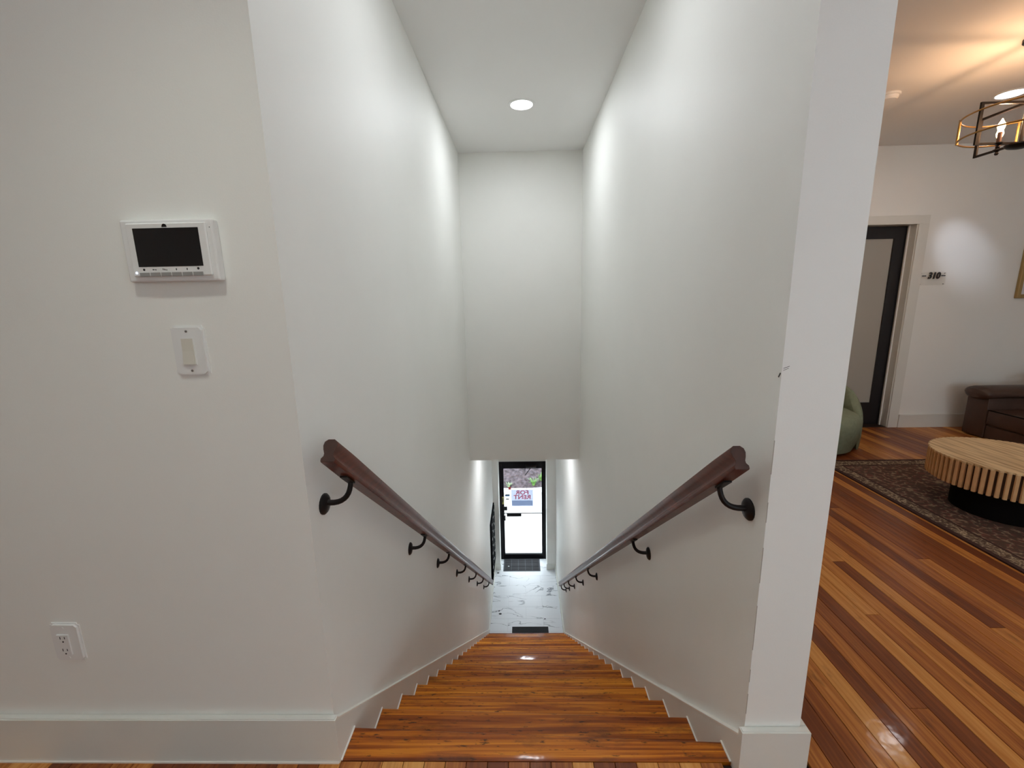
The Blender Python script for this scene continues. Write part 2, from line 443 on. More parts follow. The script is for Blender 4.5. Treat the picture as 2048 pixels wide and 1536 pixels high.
struct('wall_right', B(6.5, 6.6, -3.0, YW+0.12, -0.3, ZC), M_wall)
# far lounge wall with the door opening cut out
DOX0, DOX1, DOZ = 2.92, 3.755, 1.99
wl = BM()
box(wl, XP, DOX0, YW, YW+0.12, -0.3, ZC); box(wl, DOX1, 6.5, YW, YW+0.12, -0.3, ZC); box(wl, DOX0, DOX1, YW, YW+0.12, DOZ, ZC)
struct('wall_far', wl, M_wall)

# floor: dark bed plus individual planks
YN = 1.056
fb = BM()
box(fb, -3.0, XL, -3.0, YL, -0.06, -0.012); box(fb, XL, XR, -3.0, YN, -0.06, -0.012)
box(fb, XR, XP, -3.0, YP, -0.06, -0.012); box(fb, XP, 6.5, -3.0, YW+0.12, -0.06, -0.012)
floor = struct('floor', fb, M_sub)
PW = 0.064
def plank(x0, x1, y0, y1, parent=floor, z=0.0, mat=None):
    c = ((x0+x1)/2, (y0+y1)/2, z)
    bm = BM()
    box(bm, x0+0.0008, x1-0.0008, y0+0.0008, y1-0.0008, z-0.014, z)
    top = [e for e in bm.edges if all(v.co.z > z-0.001 for v in e.verts)]
    bmesh.ops.bevel(bm, geom=top, offset=0.0009, segments=1, affect='EDGES')
    return obj('plank', bm, mat or M_plank, parent, origin=c)
x = -1.72
while x < 0.78:
    x1 = x+PW
    ye = YL if x1 < XL+0.03 else (YN if x1 < XR else YP)
    if x1 > XL+0.03 and x < XL: ye = YN
    plank(x, x1, 0.55+random.uniform(-0.15, 0.1), ye)
    x = x1
xa = x
while x < 4.62:
    x1 = x+PW
    y = 0.62
    yend = YW if x > XP-0.01 else YP
    if x < XP and x1 > XP: yend = YP
    lim = []
    t = y + random.uniform(0.2, 2.9)
    while t < yend-0.25:
        lim.append(t); t += random.uniform(2.2, 3.4)
    e = [y]+lim+[yend]
    for a, b_ in zip(e[:-1], e[1:]): plank(x, x1, a, b_)
    x = x1
# the floor that the picture does not show: plain boards joined
rest = BM()
xx = -3.0
def rest_rows(x0, x1, y0, y1):
    q = x0
    while q < x1-0.02:
        box(rest, q+0.0006, min(q+PW, x1)-0.0006, y0, y1, -0.014, 0.0); q += PW
rest_rows(-3.0, -1.72, -3.0, YL); rest_rows(-1.72, 4.62, -3.0, 0.40); rest_rows(x, 6.5, -3.0, YW)
rp = obj('plank_field', rest, M_plank, floor, kind='stuff')

# baseboards
def baseboard(name, x0, x1, y0, y1, z0, z1):
    bm = BM(); box(bm, x0, x1, y0, y1, z0, z1)
    top = [e for e in bm.edges if all(v.co.z > z1-0.001 for v in e.verts)]
    bmesh.ops.bevel(bm, geom=top, offset=0.003, segments=2, affect='EDGES')
    return struct(name, bm, M_trim)
baseboard('baseboard_front', -3.0, XL+0.012, YL-0.020, YL, 0.0, 0.158)
baseboard('baseboard_pillar', SR+0.0, XP+0.020, YP-0.020, YP, 0.0, 0.158)
baseboard('baseboard_pillar_right', XP, XP+0.020, YP, YW, 0.0, 0.158)
baseboard('baseboard_far', 3.848, 6.5, YW-0.018, YW, 0.0, 0.135)
baseboard('baseboard_far_left', XP+0.02, 2.83, YW-0.018, YW, 0.0, 0.135)
# caulk line along the foot of the front baseboard
struct('trim_caulk_front', B(-3.0, XL+0.010, YL-0.0235, YL-0.0200, 0.0, 0.005), M_caulk)

# skirt boards on the stairs
def skirt(name, xa_, xb_, ya, za, zlow):
    yb = ya + (za-(ZF+0.11))/0.808
    pts = [(ya, za), (yb, ZF+0.11), (yb, ZF), (yb-0.35, ZF), (ya+0.05, za-0.9), (ya, za-0.9)]
    bm = prism(BM(), pts, 0, xa_, xb_)
    return struct(name, bm, M_trim), yb
_, yb1 = skirt('trim_skirt_left', XL-0.0, SL, YL, 0.142, ZF)
_, yb2 = skirt('trim_skirt_right', SR, XR, YP, 0.126, ZF)
# lip of paint along the top of each skirt
def lip(name, x0, x1, ya, za, yb):
    pts = [(ya, za), (yb, ZF+0.11), (yb, ZF+0.116), (ya, za+0.006)]
    return struct(name, prism(BM(), pts, 0, x0, x1), M_caulk)
lip('trim_lip_left', XL, SL+0.001, YL, 0.141, yb1); lip('trim_lip_right', SR-0.001, XR, YP, 0.126, yb2)
baseboard('baseboard_lobby_left', XL, SL, yb1, 7.68, ZF, ZF+0.11)
baseboard('baseboard_lobby_right', SR, XR, yb2, 7.68, ZF, ZF+0.11)

# ------------------------------------------------------------------ staircase
stairs = thing('staircase', 'straight flight of varnished brown wooden stairs down to the lobby', 'staircase', (0.02, Y0, ZF))
def nose(n):
    k = max(0.0, 1-n/5.0)
    return Y0+GO*n+0.018*k, Y0+GO*n-0.027*k
def tread(n):
    z = -RISE*n
    yl, yr = nose(n)
    if n == 0: bl = br = YN+0.001
    else:
        a, b_ = nose(n-1); bl, br = a-0.045, b_-0.045
    bm = BM()
    th = 0.030
    # side profile with a rounded nose
    prof = []
    for i in range(7):
        t = math.pi/2 - math.pi*i/6
        prof.append((math.cos(t)*0.012-0.012, z-th/2+math.sin(t)*th/2))
    L_ = [(bl, z)]+[(yl+p[0], p[1]) for p in prof]+[(bl, z-th)]
    R_ = [(br, z)]+[(yr+p[0], p[1]) for p in prof]+[(br, z-th)]
    va = [bm.verts.new((SL, *p)) for p in L_]; vb = [bm.verts.new((SR, *p)) for p in R_]
    bm.faces.new(va); bm.faces.new(vb[::-1])
    for i in range(len(va)): bm.faces.new((va[i], vb[i], vb[(i+1) % len(va)], va[(i+1) % len(va)]))
    obj('tread', bm, M_tread, stairs, smooth=True, origin=(0.02, yl, z))
    # riser below this tread's nose
    bm = BM()
    p = [(SL, yl-0.030), (SR, yr-0.030), (SR, yr-0.045), (SL, yl-0.045)]
    prism(bm, p, 2, z-RISE, z-th)
    obj('riser', bm, M_tread, stairs, origin=(0.02, yl, z-0.1))
    # painted caulk bead along each end of the tread
    for s, (ya, yb_) in ((SL, (bl, yl)), (SR, (br, yr))):
        x0, x1 = (s, s+0.0045) if s < 0 else (s-0.0045, s)
        obj('caulk_bead', B(x0, x1, ya, yb_-0.004, z, z+0.004), M_caulk, stairs)
for n in range(NR): tread(n)

# ------------------------------------------------------------------ lobby
struct('ceiling_lobby', B(XL, XR, YEND+0.12, 8.2, ZHEAD, ZHEAD+0.1), M_ceil)
fl = struct('floor_lobby', B(XL, XR, Y0+GO*19-0.05, YDOOR+0.10, ZF-0.08, ZF-0.003), M_grout)
rows = [6.059+0.285*k for k in range(-2, 8)]
for k, y0 in enumerate(rows):
    y1 = min(y0+0.285, YDOOR+0.05)
    if y1-y0 < 0.03: continue
    xs = [XL, -0.284, 0.309, XR] if k % 2 == 0 else [XL, 0.021, XR]
    for a, b_ in zip(xs[:-1], xs[1:]):
        bm = BM(); box(bm, a+0.001, b_-0.001, y0+0.001, y1-0.001, ZF-0.01, ZF)
        obj('floor_tile', bm, M_marble, fl, origin=((a+b_)/2, (y0+y1)/2, ZF))
PLX, PRX = -0.472, 0.455
struct('wall_jamb_left', B(XL, PLX, 7.69, 8.2, ZF, ZHEAD), M_wall)
struct('wall_jamb_right', B(PRX, XR, 7.69, 8.2, ZF, ZHEAD), M_wall)
struct('wall_over_door', B(PLX, PRX, YDOOR-0.03, 8.2, -1.80, ZHEAD), M_wall)
baseboard('baseboard_jamb_left', XL, PLX+0.010, 7.678, 7.69, ZF, ZF+0.12)
baseboard('baseboard_jamb_right', PRX-0.010, XR, 7.678, 7.69, ZF, ZF+0.12)

# entrance door
door = thing('door_1', 'black metal entrance door with a tall clear glass pane at the foot of the stairs', 'door', (0, YDOOR, ZF))
door['kind'] = 'structure'
f = BM()
box(f, PLX, PLX+0.045, YDOOR-0.05, YDOOR+0.06, ZF, -1.80); box(f, PRX-0.045, PRX, YDOOR-0.05, YDOOR+0.06, ZF, -1.80)
box(f, PLX+0.045, PRX-0.045, YDOOR-0.05, YDOOR+0.06, -1.845, -1.80)
obj('door_frame', f, M_black, door)
gx0, gx1, gz0, gz1 = -0.385, 0.376, -3.835, -1.950
for nm, a in (('stile', (PLX+0.046, gx0, YDOOR-0.022, YDOOR+0.022, ZF+0.012, -1.848)), ('stile', (gx1, PRX-0.046, YDOOR-0.022, YDOOR+0.022, ZF+0.012, -1.848)),
              ('rail', (gx0, gx1, YDOOR-0.022, YDOOR+0.022, ZF+0.012, gz0)), ('rail', (gx0, gx1, YDOOR-0.022, YDOOR+0.022, gz1, -1.848))):
    obj(nm, B(*a), M_black, door)
pane = obj('pane', B(gx0, gx1, YDOOR-0.004, YDOOR+0.004, gz0, gz1), M_glass, door)
obj('threshold', B(PLX+0.045, PRX-0.045, YDOOR-0.05, YDOOR+0.06, ZF, ZF+0.011), M_black, door)
obj('push_bar', tube(BM(), [(gx0, YDOOR-0.05, -2.902), (gx1, YDOOR-0.05, -2.902)], 0.008), M_black, door)
pb = obj('push_paddle', B(-0.334, -0.041, YDOOR-0.07, YDOOR-0.035, -2.965, -2.895, bev=0.006), M_black, door)
for sx in (gx0-0.01, gx1+0.01): obj('bar_bracket', B(sx-0.012, sx+0.012, YDOOR-0.06, YDOOR-0.022, -2.920, -2.884), M_black, door)
obj('lock_case', B(-0.40, -0.324, YDOOR-0.055, YDOOR-0.022, -2.838, -2.762, bev=0.006), M_black, door)
obj('pull_handle', tube(BM(), [(-0.372, YDOOR-0.022, -2.97), (-0.372, YDOOR-0.06, -2.98), (-0.372, YDOOR-0.06, -3.05), (-0.372, YDOOR-0.022, -3.06)], 0.011), M_black, door)
yl_ = obj('yellow_label', B(-0.433, -0.389, YDOOR-0.0235, YDOOR-0.022, -2.715, -2.554), M_yellow, door)
t = text_bm('i', 0.13, thick=0.0006, bold=0.004); move(t, (-0.411, YDOOR-0.0245, -2.632)); obj('print', t, M_dgrey, yl_)
cl = obj('door_closer', B(0.065, 0.27, YDOOR-0.075, YDOOR-0.022, -1.912, -1.860, bev=0.006), M_iron, door)
obj('closer_rod', tube(BM(), [(0.17, YDOOR-0.05, -1.915), (0.046, YDOOR-0.20, -2.02), (0.046, YDOOR-0.03, -1.94)], 0.008, n=8), M_iron, cl)
# stickers and sign on the glass
s_ = tag(obj('sticker', B(-0.363, -0.270, YDOOR-0.0055, YDOOR-0.0042, -2.551, -2.505), M_blue), 'small blue and white sticker on the door glass left of the rent sign', 'sticker')
obj('white_band', B(-0.363, -0.270, YDOOR-0.0062, YDOOR-0.0056, -2.521, -2.507), M_paper, s_)
s_ = tag(obj('sticker', B(-0.352, -0.285, YDOOR-0.0055, YDOOR-0.0042, -2.628, -2.598), M_paper), 'small pale sticker below the blue one on the door glass', 'sticker')
obj('print', B(-0.345, -0.292, YDOOR-0.0062, YDOOR-0.0056, -2.616, -2.609), M_grey, s_)
s_ = tag(obj('sticker', B(-0.292, -0.240, YDOOR-0.0055, YDOOR-0.0042, -2.408, -2.352), M_red), 'small red sticker above the corner of the rent sign', 'sticker')
obj('white_mark', prism(BM(), [(-0.262, -2.395), (-0.246, -2.395), (-0.252, -2.372)], 1, YDOOR-0.0062, YDOOR-0.0056), M_paper, s_)
sg = thing('rent_sign', 'grey rent sign on the door glass seen reversed from behind', 'sign', (-0.016, YDOOR-0.01, -2.77))
obj('sign_board', B(-0.234, 0.202, YDOOR-0.008, YDOOR-0.0045, -2.769, -2.410), M_sign, sg)
obj('white_strip', B(-0.222, 0.190, YDOOR-0.0095, YDOOR-0.0082, -2.752, -2.642), M_signw, sg)
for s, z in (('FOR', -2.475), ('RENT', -2.575)):
    t = text_bm(s, 0.125, thick=0.0006, bold=0.003)
    for v in t.verts: v.co.x = -v.co.x*(1.12)
    move(t, (-0.016, YDOOR-0.0092, z)); obj('lettering', t, M_signl, sg)

# door mats
def mat_(label, x0, x1, y0, y1, nx, ny):
    m = thing('doormat', label, 'mat', ((x0+x1)/2, (y0+y1)/2, ZF), 'black rubber mats in the lobby')
    obj('base', B(x0, x1, y0, y1, ZF, ZF+0.008, bev=0.003), M_rubber2 if nx < 8 else M_rubber, m)
    px, py = (x1-x0-0.04)/nx, (y1-y0-0.04)/ny
    for i in range(nx):
        for j in range(ny):
            a, b_ = x0+0.02+i*px, y0+0.02+j*py
            obj('block', B(a+0.006, a+px-0.006, b_+0.006, b_+py-0.006, ZF+0.0075, ZF+0.012), M_rubber, m)
    return m
mat_('worn black doormat with a grid of squares right before the glass door', -0.413, 0.322, 7.63, 8.035, 5, 3)
mat_('black ribbed doormat at the foot of the stairs', -0.211, 0.380, 5.84, 6.161, 18, 1)

# bits of leaf litter on the marble
def litter(label, x, y, z, s, m):
    bm = BM()
    pts = [(math.cos(a)*s*random.uniform(0.5, 1.1), math.sin(a)*s*0.55*random.uniform(0.6, 1.1)) for a in [i*math.pi/4 for i in range(8)]]
    prism(bm, [(x+p[0], y+p[1]) for p in pts], 2, z, z+0.006)
    tag(obj('dry_leaf', bm, m), label, 'leaf', 'litter in the lobby')
litter('largest dark leaf scrap on the marble near the left baseboard', -0.426, 6.458, ZF, 0.030, M_rubber)
litter('thin dark leaf scrap behind the largest one on the marble', -0.445, 6.53, ZF, 0.016, M_rubber)
litter('round dark scrap on the marble near the right baseboard', 0.337, 6.337, ZF, 0.014, M_rubber)
litter('dark leaf scrap at the foot of the left jamb', -0.515, 7.58, ZF, 0.026, M_rubber)
litter('pale scrap lying on the doormat by the glass door', -0.314, 7.774, ZF+0.012, 0.022, M_paper)
litter('brownish scrap beside the doormat left of the door', -0.43, 7.86, ZF, 0.02, M_grey)

# mailboxes on the left lobby wall
mb = thing('mailbox_bank', 'black wall mailboxes on the left lobby wall by the entrance', 'mailboxes', (XL, 7.22, -3.62))
obj('frame', B(XL, XL+0.022, 6.80, 7.64, -3.62, -2.46), M_mbox, mb)
for i in range(3):
    for j in range(4):
        y0, z0 = 6.83+i*0.265, -3.59+j*0.278
        d = obj('mailbox_door', B(XL+0.022, XL+0.030, y0, y0+0.25, z0, z0+0.262, bev=0.002), M_mbox, mb)
        obj('name_card', B(XL+0.030, XL+0.0315, y0+0.09, y0+0.16, z0+0.205, z0+0.23), M_paper, d)
        obj('lock', lathe(BM(), [(0.011, 0), (0.011, 0.006)], XL+0.030, y0+0.125, z0+0.10, 10, axis=0), M_steel, d)

# ------------------------------------------------------------------ outdoors
struct('floor_sidewalk', B(-8, 8, 8.2, 9.89, -4.1, -3.95), M_conc)
rw = struct('wall_retaining', B(-8, 8, 9.89, 10.06, -4.1, -3.36), M_concwall)
for k in range(8):
    obj('capstone', B(-7.9+k*2.0, -7.9+k*2.0+1.985, 9.87, 10.09, -3.36, -3.305, bev=0.006), M_concwall, rw)
bm = BM()
NX, NY = 60, 22
grid = []
for j in range(NY):
    for i in range(NX):
        x_ = -6+12*i/(NX-1); y_ = 10.10+4.45*j/(NY-1)
        grid.append(bm.verts.new((x_, y_, -3.34+0.5*(y_-10.05)+random.uniform(-0.025, 0.025))))
for j in range(NY-1):
    for i in range(NX-1):
        bm.faces.new((grid[j*NX+i], grid[j*NX+i+1], grid[(j+1)*NX+i+1], grid[(j+1)*NX+i]))
berm = obj('mulch_bank', bm, M_mulch); berm['kind'] = 'stuff'; tag(berm, 'grey brown mulch bank behind the pale retaining wall', 'mulch')
def clump(label, x, y, h, n, spread, m):
    z = -3.36+0.5*(y-10.05)
    t = thing('grass_clump', label, 'plant', (x, y, z), 'plants on the mulch bank')
    for _ in range(n):
        a = random.uniform(0, 2*math.pi); l = h*random.uniform(0.6, 1.1); s = spread*random.uniform(0.3, 1.0)
        w = random.uniform(0.006, 0.012)
        p = Vector((x+math.cos(a)*0.03, y+math.sin(a)*0.03, z)); d = Vector((math.cos(a)*s, math.sin(a)*s, 0)); q = Vector((-math.sin(a), math.cos(a), 0))*w
        bm = BM(); prev = None
        for k in range(4):
            u = k/3.0
            c = p+d*(u*u)+Vector((0, 0, l*(u-0.35*u*u)))
            ww = q*(1-u*0.85)
            cur = (bm.verts.new(c-ww), bm.verts.new(c+ww))
            if prev: bm.faces.new((prev[0], prev[1], cur[1], cur[0]))
            prev = cur
        obj('blade', bm, m, t)
clump('lush green grass clump on the mulch seen through the right of the door glass', 0.27, 10.20, 0.26, 50, 0.15, M_leaf)
clump('second green clump on the mulch beside the lush one', 0.46, 10.34, 0.26, 34, 0.15, M_leaf)
clump('small pale plant on the mulch at the left of the door glass', -0.36, 10.17, 0.16, 26, 0.09, M_leaf2)

# ------------------------------------------------------------------ handrails
def handrail(label, side, brs, ya, za, yb):
    sl = -0.806
    xw = XL if side < 0 else XR
    xc = xw - side*0.079
    zb = za+sl*(yb-ya)
    t = thing('handrail', label, 'handrail', (xc, ya, zb), 'pair of wall handrails')
    # profile: u = away from wall, w = up
    P = [(-0.018, -0.033), (0.018, -0.033), (0.020, -0.029), (0.020, -0.022), (0.014, -0.015), (0.0135, -0.008), (0.018, 0.004), (0.0205, 0.016), (0.018, 0.027), (0.009, 0.034),
         (-0.009, 0.034), (-0.018, 0.027), (-0.0205, 0.016), (-0.018, 0.004), (-0.0135, -0.008), (-0.014, -0.015), (-0.020, -0.022), (-0.020, -0.029)]
    ang = math.atan(sl); nrm = Vector((0, -math.sin(ang), math.cos(ang)))
    bm = BM(); rings = []
    seg = [0, 0.02, 0.25, 0.5, 0.75, 0.98, 1]
    for s in seg:
        c = Vector((xc, ya+(yb-ya)*s, za+(zb-za)*s))
        k = 0.93 if s in (0, 1) else 1.0
        rings.append([bm.verts.new(c+Vector((p[0]*k, 0, 0))+nrm*p[1]*k) for p in P])
    for a, b_ in zip(rings[:-1], rings[1:]):
        for i in range(len(P)): bm.faces.new((a[i], a[(i+1) % len(P)], b_[(i+1) % len(P)], b_[i]))
    bm.faces.new(rings[0]); bm.faces.new(rings[-1][::-1])
    obj('rail', bm, M_rail, t, smooth=True, origin=(xc, ya, za))
    eg = BM(); c0 = Vector((xc, ya, za)); tdir = Vector((0, math.cos(ang), math.sin(ang)))
    e0 = [eg.verts.new(c0+Vector((p[0]*0.92, 0, 0))+nrm*p[1]*0.92) for p in P]
    e1 = [eg.verts.new(c0-Vector((0, 0.0012, 0))+Vector((p[0]*0.86, 0, 0))+nrm*p[1]*0.86) for p in P]
    eg.faces.new(e0[::-1]); eg.faces.new(e1)
    for i in range(len(P)): eg.faces.new((e0[i], e1[i], e1[(i+1) % len(P)], e0[(i+1) % len(P)]))
    obj('end_grain', eg, M_endgrain, t)
    for y in brs:
        zr = za+sl*(y+0.02-ya)          # rail centre above the bracket
        p0, p1, p2 = Vector((xw-side*0.004, y, zr-0.099)), Vector((xw-side*0.078, y+0.004, zr-0.112)), Vector((xw-side*0.078, y+0.018, zr-0.040))
        arc = [p0*(1-q)**2+p1*2*q*(1-q)+p2*q*q for q in [k/10.0 for k in range(11)]]
        br = obj('bracket', tube(BM(), arc, [0.0085-0.0012*k/10 for k in range(11)], n=12), M_iron, t, smooth=True)
        ro = BM(); lathe(ro, [(0.031, 0), (0.031, 0.004), (0.026, 0.009), (0.012, 0.013), (0.004, 0.014)], 0, 0, 0, 20, axis=0)
        for v in ro.verts: v.co = Vector((xw-side*v.co.x, y+v.co.y, zr-0.104+v.co.z))
        obj('rosette', ro, M_iron, br, smooth=True)
        sd = BM()
        box(sd, xc-0.010, xc+0.010, -0.032, 0.032, -0.0025, 0.0025)
        for v in sd.verts: v.co = Vector((v.co.x, y+0.018+v.co.y*math.cos(ang)-v.co.z*math.sin(ang), zr+v.co.y*math.sin(ang)+v.co.z*math.cos(ang))) - nrm*0.0355
        obj('saddle', sd, M_iron, br)
    return t
handrail('dark red-brown wooden handrail on the wall beside the video intercom', -1, [1.154, 1.979, 2.594, 3.305, 4.012, 4.689, 5.432], 1.058, 0.998, 5.97)
handrail('dark red-brown wooden handrail on the wall beside the lounge opening', 1, [1.118, 1.965, 3.335, 4.097, 4.795, 5.322, 5.74], 1.042, 0.972, 5.95)

# ------------------------------------------------------------------ recessed lights
def downlight(name, label, x, y, z, r, em, inset=True, group='recessed ceiling lights'):
    t = thing(name, label, 'light', (x, y, z), group)
    ring = BM()
    pr = [(r*1.22, 0), (r*1.22, -0.003), (r*1.12, -0.006), (r*1.0, -0.004), (r*1.0, 0)]
    lathe(ring, pr[:-1]+[(r, 0)], x, y, z, 32)
    # open the middle so that only a ring stays
    obj('trim_ring', ring, M_white, t, smooth=True)
    d = BM(); lathe(d, [(r*0.98, -0.0005), (r*0.98, -0.006), (r*0.9, -0.008)], x, y, z, 32)
    obj('lens', d, M_lens, t)
    rgb, rad = em
    l = bpy.data.lights.new(name, 'AREA'); l.shape = 'DISK'; l.size = r*1.9; l.color = lin(rgb)
    l.energy = KA*math.pi*rad*math.pi*(r*0.95)**2
    lo = bpy.data.objects.new(name+'_lamp', l); COL.objects.link(lo); lo.location = (x, y, z-0.0095)
    return t
downlight('recessed_light', 'round recessed ceiling light above the staircase', 0.033, 3.491, ZS, 0.082, E_cool)
downlight('recessed_light', 'round recessed light in the lounge ceiling beside the lantern fixture', 3.342, 3.304, ZC, 0.075, E_lounge)
downlight('recessed_light', 'round recessed ceiling light at the head of the staircase', 0.033, 1.75, ZS, 0.082, E_head)
downlight('recessed_light', 'round recessed light over the landing in front of the intercom wall', -0.58, 0.33, ZC, 0.075, E_near)
downlight('recessed_light', 'unseen round fill light added over the back left of the landing', -1.2, -1.9, ZC, 0.075, E_land_fill)  # this and the next are added for even light on the landing
downlight('recessed_light', 'unseen round fill light added over the back middle of the landing', 0.5, -2.0, ZC, 0.075, E_land_fill)
downlight('recessed_light', 'unseen round fill light added over the landing near the lounge opening', 1.25, -0.60, ZC, 0.075, E_side_fill)  # added to brighten the pillar face
downlight('recessed_light', 'unseen round fill light added in the near part of the lounge ceiling', 3.342, 0.30, ZC, 0.075, E_lounge_fill)  # added to lift the table, rug and lounge floor
downlight('recessed_light', 'round recessed light in the lobby ceiling behind the stairwell wall', 0.03, 5.35, ZHEAD, 0.085, E_lobby)

# beam of the landing light, then an added spot in the lounge
def beam(name, loc, aim, power, angle, blend, rgb, rad=0.06):
    l = bpy.data.lights.new(name, 'SPOT'); l.energy = power; l.spot_size = math.radians(angle); l.spot_blend = blend
    l.color = lin(rgb); l.shadow_soft_size = rad
    o = bpy.data.objects.new(name, l); COL.objects.link(o); o.location = loc
    o.rotation_euler = (Vector(aim)-Vector(loc)).to_track_quat('-Z', 'Y').to_euler()
beam('landing_beam', (-0.58, 0.33, ZC-0.03), (-0.70, 0.55, 0.0), 19.0, 105, 0.8, (250, 255, 242), 0.05)
beam('added_wall_spot', (3.342, 3.304, ZC-0.03), (4.20, 4.33, 1.72), 42.0, 22, 1.0, (228, 236, 255), 0.03)  # lamp added to make a pale patch on the lounge wall

# smoke detector
sd = thing('smoke_detector', 'white round smoke detector on the lounge ceiling', 'smoke detector', (2.50, 3.27, ZC))
obj('base', lathe(BM(), [(0.066, 0), (0.066, -0.012), (0.062, -0.014)], 2.50, 3.27, ZC, 28), M_white, sd, smooth=True)
obj('cover', lathe(BM(), [(0.056, -0.013), (0.056, -0.028), (0.048, -0.036), (0.015, -0.038)], 2.50, 3.27, ZC, 28), M_white, sd, smooth=True)

# ------------------------------------------------------------------ wall devices
yw = YL
ic = thing('video_intercom', 'white video intercom with a black screen on the landing wall', 'intercom', (-0.829, yw, 1.434))
obj('body', B(-0.938, -0.717, yw-0.023, yw, 1.4345, 1.5755, bev=0.004, seg=2), M_white, ic)
pn = obj('front_panel', B(-0.920, -0.730, yw-0.029, yw-0.022, 1.4465, 1.567, bev=0.002), M_white, ic)
obj('screen', B(-0.903, -0.7475, yw-0.0298, yw-0.0288, 1.4685, 1.5555), M_screen, pn)
for i in range(6):
    x0 = -0.9035+i*0.0259
    obj('button', B(x0, x0+0.0238, yw-0.0305, yw-0.0285, 1.4462, 1.4555, bev=0.0006), M_grey, pn)
xs_ic = [-0.892, -0.867, -0.841, -0.814, -0.788, -0.761]
for k, xq in enumerate(xs_ic):
    bm = BM(); yy = yw-0.0293
    if k == 0: lathe(bm, [(0.0028, 0), (0.0028, 0.0004)], xq, yy, 1.462, 10, axis=1)
    elif k == 1:
        lathe(bm, [(0.0016, 0), (0.0016, 0.0004)], xq-0.003, yy, 1.462, 8, axis=1); box(bm, xq-0.001, xq+0.005, yy, yy+0.0004, 1.4614, 1.4626); box(bm, xq+0.003, xq+0.004, yy, yy+0.0004, 1.460, 1.4616)
    elif k == 2:
        for q in range(4): box(bm, xq-0.006+q*0.003, xq-0.0045+q*0.003, yy, yy+0.0004, 1.4605-0.0004*q, 1.4645-0.0008*q)
    elif k in (3, 4): prism(bm, [(xq-0.0016, 1.462), (xq, 1.4652), (xq+0.0016, 1.462), (xq, 1.4588)], 1, yy, yy+0.0004)
    else: lathe(bm, [(0.0031, 0), (0.0031, 0.0004)], xq, yy, 1.463, 8, axis=1)
    obj('icon', bm, M_dgrey, pn)
le = BM(); prism(le, [(-0.826+0.0056*math.cos(a), 1.5575+0.0072*math.sin(a)) for a in [math.pi*i/10 for i in range(11)]], 1, yw-0.0305, yw-0.0285)
obj('camera_lens', le, M_screen, pn)
obj('status_light', lathe(BM(), [(0.0022, 0), (0.0022, -0.0010)], -0.911, yw-0.029, 1.455, 10, axis=1), E_led, pn)
obj('microphone_hole', lathe(BM(), [(0.0011, 0), (0.0011, -0.0006)], -0.724, yw-0.0231, 1.556, 8, axis=1), M_dgrey, ic)

def wallplate(t, x0, x1, z0, z1):
    bm = BM(); box(bm, x0, x1, yw-0.007, yw, z0, z1)
    cr = [e for e in bm.edges if abs(e.verts[0].co.y-e.verts[1].co.y) > 0.005]
    bmesh.ops.bevel(bm, geom=cr, offset=0.007, segments=3, affect='EDGES')
    fr = [e for e in bm.edges if all(v.co.y < yw-0.005 for v in e.verts)]
    bmesh.ops.bevel(bm, geom=fr, offset=0.005, segments=2, affect='EDGES')
    return obj('wall_plate', bm, M_white, t, smooth=True)
sw = thing('light_switch', 'white rocker light switch plate below the intercom', 'light switch', (-0.834, yw, 1.20))
wp = wallplate(sw, -0.8765, -0.790, 1.200, 1.328)
obj('switch_frame', B(-0.8515, -0.8175, yw-0.0085, yw-0.006, 1.2295, 1.2975), M_white, sw)
rk = BM()
prism(rk, [(yw-0.006, 1.2315), (yw-0.0135, 1.2315), (yw-0.0095, 1.264), (yw-0.0085, 1.2955), (yw-0.006, 1.2955)], 0, -0.8492, -0.8200)
obj('rocker', rk, M_cream, sw)
for z in (1.3135, 1.2145): obj('screw', lathe(BM(), [(0.003, 0), (0.003, -0.0016), (0.0015, -0.002)], -0.8335, yw-0.0065, z, 12, axis=1), M_steel, sw)
ou = thing('wall_outlet', 'white double wall outlet low on the landing wall', 'outlet', (-1.343, yw, 0.35))
wallplate(ou, -1.3870, -1.2985, 0.3515, 0.478)
ins = obj('receptacle', B(-1.3655, -1.3305, yw-0.0100, yw-0.006, 0.3765, 0.4435, bev=0.001), M_white, ou)
for zc in (0.4335, 0.3935):
    for dx, h in ((-0.0065, 0.0085), (0.0065, 0.0070)):
        obj('slot', B(-1.348+dx-0.0011, -1.348+dx+0.0011, yw-0.0104, yw-0.0098, zc-h/2, zc+h/2), M_dgrey, ins)
    obj('ground_hole', lathe(BM(), [(0.0026, 0), (0.0026, -0.0006)], -1.348, yw-0.0098, zc-0.0125, 10, axis=1), M_dgrey, ins)
for z in (0.4645, 0.3650): obj('screw', lathe(BM(), [(0.003, 0), (0.003, -0.0014)], -1.3435, yw-0.0065, z, 12, axis=1), M_white, ou)

# scuffs on the pillar corner
ws = bpy.data.objects['wall_stair_right']
sc = tube(BM(), [(0.631, YP-0.0004, 1.201), (0.645, YP-0.0004, 1.206)], 0.0006, n=5); obj('scuff', sc, M_dgrey, ws)
sc = tube(BM(), [(0.631, YP-0.0004, 1.196), (0.643, YP-0.0004, 1.201)], 0.0005, n=5); obj('scuff', sc, M_dgrey, ws)
sc = tube(BM(), [(XR-0.0003, YP+0.004, 1.189), (XR-0.0003, YP+0.010, 1.178)], 0.0016, n=5); obj('scuff', sc, M_dgrey, ws)

z = 0.20
while z < 0.95:
    l = random.uniform(0.03, 0.16)
    obj('paint_crack', B(XR-0.0004, XR+0.0009, YP-0.0004, YP+0.0009, z, z+l), M_crack, ws)
    z += l+random.uniform(0.02, 0.10)

